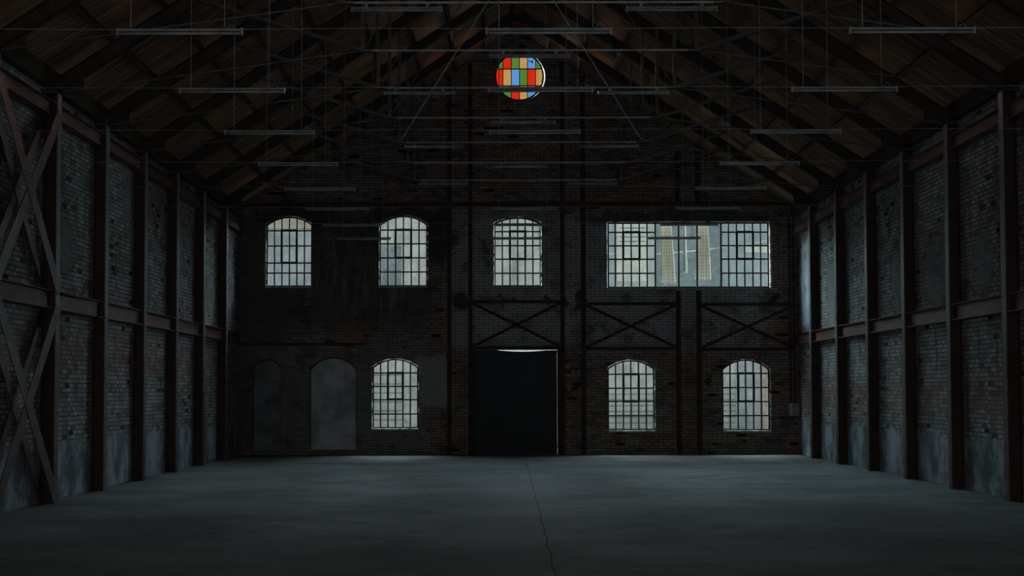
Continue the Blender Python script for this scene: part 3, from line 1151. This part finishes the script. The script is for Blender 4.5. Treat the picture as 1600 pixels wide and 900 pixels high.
# purlins over the rafters, following the building's length
steps = [0.78 * i for i in range(1, 9)]
SL = {1: 'first purlin below the ridge'}
for s, sn in ((-1, 'left'), (1, 'right')):
    for i, dx in enumerate([0.10] + steps):
        x = XC + s * dx
        z = roof_under(x) + RD * NV
        a = Vector((x, 0, z))
        dn = Vector((s * SLOPE, 0, 1)).normalized()
        m = MB()
        c = a + dn * (PD / 2 + 0.002)
        tdir = Vector((1, 0, -s * SLOPE)).normalized()
        hw = 0.04
        hd = PD / 2 - 0.001
        poly = [(c + tdir * hw * p + dn * hd * q) for p, q in ((-1, -1), (1, -1), (1, 1), (-1, 1))]
        m.prism_y([(v.x, v.z) for v in poly], 5.0, WY - 0.01)
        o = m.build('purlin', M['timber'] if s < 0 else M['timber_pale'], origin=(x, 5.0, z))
        if i == 0:
            lb = 'dark timber purlin beside the ridge on %s roof slope' % sn
        else:
            lb = 'long timber purlin under %s roof slope, %s down from the ridge purlin' % (sn, ORD[i])
        tag(o, lb, 'purlin', 'timber purlins under the roof boards')

# short kicker timbers near the far wall (pale ends catching the light)
for s, sn in ((-1, 'left'), (1, 'right')):
    x = XC + s * 6.1
    for j, (xx, ln) in enumerate(((6.25, 0.55), (5.1, 0.5), (4.2, 0.45))):
        x = XC + s * xx
        z = roof_under(x) + 0.02
        Yj = YK(5) + 0.25 + 0.05 * j
        m = MB().bar((x, Yj, z + 0.16), (x - s * ln * 0.8, Yj + 0.9, z - 0.12 + 0.25), 0.05, 0.06, (0, 0, 1))
        o = m.build('roof_batten', M['timber_pale'])
        tag(o, 'short loose brown batten under %s roof slope near far wall, %s up from eave' % (sn, ORD[j + 1]), 'batten', 'loose roof battens')

# ------------------------------------------------------------------ fluorescent lamps
LAMP_L = 1.18


def lamp_parts(root):
    m = MB()
    m.prism_x([(-0.030, 0.0), (0.030, 0.0), (0.022, 0.024), (-0.022, 0.024)], -LAMP_L / 2, LAMP_L / 2)
    m.build('lamp_body', M['lampbody'], root)
    MB().tube([(-LAMP_L / 2 + 0.02, 0, -0.016), (LAMP_L / 2 - 0.02, 0, -0.016)], 0.0115, 10).build('tube', M['tube'], root, True)
    for s in (-1, 1):
        MB().box(s * LAMP_L / 2 - 0.010, s * LAMP_L / 2 + 0.010, -0.014, 0.014, -0.032, 0.034).build('lamp_socket', M['lampbody'], root)


def hung_lamp(k, pos, X, proto):
    Y = YK(k)
    ztop_l = roof_under(X - 0.45)
    t = thing('fluorescent_lamp', '', 'lamp', (X, Y + 0.11, HZ), 'fluorescent lamps hung on wires')
    lamp_parts(t)
    for dx in (-0.47, 0.42):
        zt_ = roof_under(X + dx) - HZ
        MB().tube([(dx, 0, 0.022), (dx, 0, zt_)], 0.004, 5).build('hanging_wire', M['wire'], t)
    # slack flex curling over the fitting
    r = random.Random(k * 7 + int(X * 10))
    a = r.uniform(0.03, 0.09)
    pts = [(LAMP_L / 2 - 0.16, 0, 0.022), (LAMP_L / 2 - 0.13, 0, 0.05), (LAMP_L / 2 - 0.10, 0.01, 0.03 + a), (LAMP_L / 2 - 0.07, 0, 0.04), (LAMP_L / 2 - 0.04, 0, 0.022)]
    MB().tube(pts, 0.0035, 5).build('flex', M['wire'], t)
    return t


HZ = at(568, 372, YK(4))[1]
rown = {-3: 'nearest row at top of picture', -2: 'second row from the camera', -1: 'third row from the camera', 0: 'fourth row from the camera',
        1: 'fifth row from the camera', 2: 'third row from the far wall', 3: 'second row from the far wall', 4: 'row closest to the far wall'}
for k in range(-3, 5):
    spots = [('left', -3.02), ('right', 3.93)]
    if k not in (0, 1):
        spots.append(('centre', 0.48))
    for (pn, X) in spots:
        t = hung_lamp(k, pn, X, None)
        tag(t, 'dusty fluorescent lamp hanging on wires, %s one in the %s' % (pn, rown[k]))
    m = MB()
    xs = [WXL, -5.0, -3.0, -1.2, 0.5, 2.2, 3.9, 5.8, WXR]
    m.tube([(x, YK(k) + 0.16, HZ + 0.05 + (0.0 if i % 2 else -0.012)) for i, x in enumerate(xs)], 0.003, 5)
    tag(m.build('lamp_cable', M['wire']), 'thin grey cable strung wall to wall through the %s' % rown[k].replace('row', 'lamp row', 1), 'cable', 'cables strung across the hall')

for k in range(-1, NB):
    xs = (('left', -1.33), ('right', 2.28)) if k % 2 else (('centre', 0.47),)
    for (pn, X) in xs:
        t = thing('fluorescent_lamp', 'fluorescent lamp under tie of roof truss %s from the far wall%s' % (ORD[NB - k], '' if pn == 'centre' else ', %s of two' % pn),
                  'lamp', (X, YK(k) - 0.0, NZ - 0.09), 'fluorescent lamps fixed to the trusses')
        lamp_parts(t)
        for dx in (-0.4, 0.4):
            MB().box(dx - 0.02, dx + 0.02, -0.012, 0.012, 0.022, 0.078).build('clamp', M['wire'], t)
        MB().tube([(LAMP_L / 2 - 0.2, 0.0, 0.022), (LAMP_L / 2 - 0.15, 0.02, 0.09), (LAMP_L / 2 - 0.08, 0.02, 0.10), (LAMP_L / 2 - 0.02, 0, 0.03)], 0.004, 5).build('flex', M['wire'], t)

# ------------------------------------------------------------------ junction box and conduits in the right corner
jx0, jz1 = at(1233.5, 630, WY - 0.16)
jx1, jz0 = at(1248.5, 649.5, WY - 0.16)
t = thing('junction_box', 'pale grey metal junction box fixed in the far right corner', 'junction box', ((jx0 + jx1) / 2, WY - 0.18, jz0))
w_ = (jx1 - jx0) / 2
h_ = jz1 - jz0
MB().box(-w_, w_, 0, 0.18, 0, h_).build('case', M['box'], t)
MB().box(-w_ + 0.06, w_ + 0.008, -0.014, 0, 0.0, h_).build('lid', mat_plain('darker_grey_enamel', (0.22, 0.25, 0.26), 0.5), t)
for i, (dx, lb) in enumerate(((-0.07, 'left'), (0.03, 'right'))):
    X = (jx0 + jx1) / 2 + dx
    o = MB().tube([(X, WY - 0.14, jz1), (X, WY - 0.14, 6.1)], 0.02, 8).build('conduit_pipe', M['steel_dark'])
    tag(o, 'dark conduit pipe rising from the corner junction box, %s of two' % lb, 'pipe', 'conduit pipes in the right corner')

# ------------------------------------------------------------------ outside: yard, neighbouring building, washing
EY = 37.0
YG = MB().box(-16, 18, WY + 0.37, EY + 0.2, -0.25, -0.05).build('yard_paving', M['asphalt'])
tag(YG, kind='structure')
tag(YG, 'grey yard paving outside beyond the far wall', 'paving')
EH = 8.5
nb = thing('neighbouring_building', 'pale rendered building across the yard seen through the far windows', 'building', (0, EY, -0.05))


def ext(name, x0, x1, z0, z1, mat, y0=0.0, y1=0.3, parent=nb, label=None):
    o = MB().box(x0, x1, y0, y1, z0 + 0.05, z1 + 0.05).build(name, M[mat], parent)
    if label:
        o['label'] = label
    return o


ext('wall', -12, 14, -0.05, EH, 'ext_wall', 0.0, 0.4)


def epx(x0, x1, yt, yb):
    a, zt_ = at(x0, yt, EY)
    b, zb_ = at(x1, yb, EY)
    return a, b, zb_, zt_


a, b, z0, z1 = epx(395, 500, 330, 357)
ext('upper_wall', a, b, z0, EH, 'ext_beige', -0.06, 0.0, label='beige upper strip of wall')
a, b, z0, z1 = epx(400, 500, 358, 470)
ext('wall_panel', a, b, z0, z1, 'ext_blue', -0.03, 0.0, label='blue-grey wall panel')
a, b, z0, z1 = epx(594, 627, 384, 452)
ext('window_panel', a, b, z0, z1, 'ext_dark', -0.04, 0.0)
a, b, z0, z1 = epx(1023, 1128, 335, 460)
ext('wall_panel', a, b, z0, min(z1, EH), 'ext_dark', -0.03, 0.0, label='blue-grey shaded wall panel')
a, b, z0, z1 = epx(1128, 1215, 330, 470)
ext('wall_panel', a, b, z0, min(z1, EH), 'ext_blue', -0.03, 0.0, label='blue-grey wall panel')
# blind window with a white surround
f = ext('window_surround', *epx(963, 1012, 350, 440), 'ext_white', -0.09, 0.0)
for j in range(5):
    y = 356 + j * 7
    ext('blind_slat', *epx(968, 1007, y, y + 1.8), 'ext_dark', -0.10, -0.09, f)
a, b, z0, z1 = epx(940, 963, 330, 460)
ext('wall_panel', a, b, z0, min(z1, EH), 'ext_blue', -0.03, 0.0)
a, b, z0, z1 = epx(1163, 1204, 386, 395)
ext('ledge', a, b, z0, z1, 'ext_white', -0.12, 0.0)
# boarding seen through the lower windows
for j in range(9):
    y = 606 + j * 9
    a, b, z0, z1 = epx(930, 1180, y, y + 1.3)
    ext('board_joint', a, b, z0, z1, 'ext_dark', -0.02, 0.0)
for j in range(6):
    y = 585 + j * 14
    a, b, z0, z1 = epx(570, 628, y, y + 2)
    ext('board_joint', a, b, z0, z1, 'ext_dark', -0.02, 0.0)
a, b, z0, z1 = epx(1190, 1206, 555, 690)
ext('corner_pier', a, b, z0, z1, 'ext_beige', -0.10, 0.0)
a, b, z0, z1 = epx(1148, 1188, 560, 690)
ext('wall_panel', a, b, z0, z1, 'ext_blue', -0.03, 0.0)
a, b, z0, z1 = epx(775, 850, 330, 460)
ext('downpipe', at(806, 400, EY)[0] - 0.06, at(806, 400, EY)[0] + 0.06, z0 - 1, EH, 'ext_blue', -0.12, 0.0)

# washing line and cloths behind the wide window
CY = WY + 0.75
rod_z = zc + 0.28
t0 = at(1020, 340, CY)[0]
t1 = at(1130, 340, CY)[0]
wr = MB().tube([(t0 - 0.4, CY + 0.035, rod_z), (t1 + 0.3, CY + 0.035, rod_z)], 0.012, 8)
for X in (t0 - 0.35, t1 + 0.25):
    wr.box(X - 0.015, X + 0.015, WY + 0.35, CY + 0.05, rod_z - 0.02, rod_z + 0.02)
o = wr.build('curtain_rod', M['steel_grey'])
tag(o, 'curtain rod outside above the wide window carrying the hanging cloths', 'rod')


def cloth(xt0, xt1, xb0, xb1, yb, mat, name, label, folds=3, ragged=0.03, grp=None):
    m = MB()
    nx, nz = 18, 16
    zb_ = at((xb0 + xb1) / 2, yb, CY)[1]
    T0, T1 = at(xt0, 345, CY)[0], at(xt1, 345, CY)[0]
    B0, B1 = at(xb0, yb, CY)[0], at(xb1, yb, CY)[0]
    r = random.Random(int(xt0))
    vs = []
    rag = [r.uniform(-ragged, ragged) for _ in range(nx + 1)]
    for side in (0, 1):
        for j in range(nz + 1):
            g = j / nz
            for i in range(nx + 1):
                f = i / nx
                x = (T0 + (T1 - T0) * f) * (1 - g) + (B0 + (B1 - B0) * f) * g
                z = rod_z + (zb_ - rod_z) * g + (rag[i] * g ** 6)
                y = CY + 0.035 * math.sin(f * folds * 2 * math.pi) * (0.4 + g) + side * 0.006
                vs.append((x, y, z))
    fs = []
    W = nx + 1
    S = W * (nz + 1)
    for j in range(nz):
        for i in range(nx):
            a = j * W + i
            fs.append((a, a + 1, a + W + 1, a + W))
            fs.append((S + a, S + a + W, S + a + W + 1, S + a + 1))
    for j in range(nz):
        for i in (0, nx):
            a = j * W + i
            fs.append((a, a + W, S + a + W, S + a))
    for i in range(nx):
        for j in (0, nz):
            a = j * W + i
            fs.append((a, a + 1, S + a + 1, S + a))
    m._add(vs, fs)
    o = m.build(name, mat, smooth=True)
    return tag(o, label, 'curtain', grp)


G = 'cloths hanging behind the wide window'
cloth(1031, 1048, 1033, 1056, 443, M['cloth'], 'curtain', 'left checked cream cloth with frayed hem hanging behind the wide window', 2, 0.04, G)
cloth(1089, 1106, 1085, 1111, 437, M['cloth'], 'curtain', 'right checked cream cloth hanging in two folds behind the wide window', 2, 0.02, G)
cloth(1067.5, 1071, 1067.5, 1074, 427, M['ext_white'], 'curtain', 'narrow white strip hanging between the two checked cloths', 1, 0.02, G)
pts = []
for (x, y) in ((930, 394), (950, 396.5), (1000, 397.5), (1024, 397), (1060, 394), (1090, 391.5), (1126, 387), (1170, 381), (1215, 373)):
    X, Z = at(x, y, WY + 0.95)
    pts.append((X, WY + 0.95, Z))
pts = [(pts[0][0] - 1.0, WY + 0.37, pts[0][2] + 0.05)] + pts + [(pts[-1][0] + 1.0, WY + 0.37, pts[-1][2] + 0.05)]
tag(MB().tube(pts, 0.012, 6).build('outdoor_cable', M['ext_white']), 'pale cable crossing outside behind the wide window', 'cable')
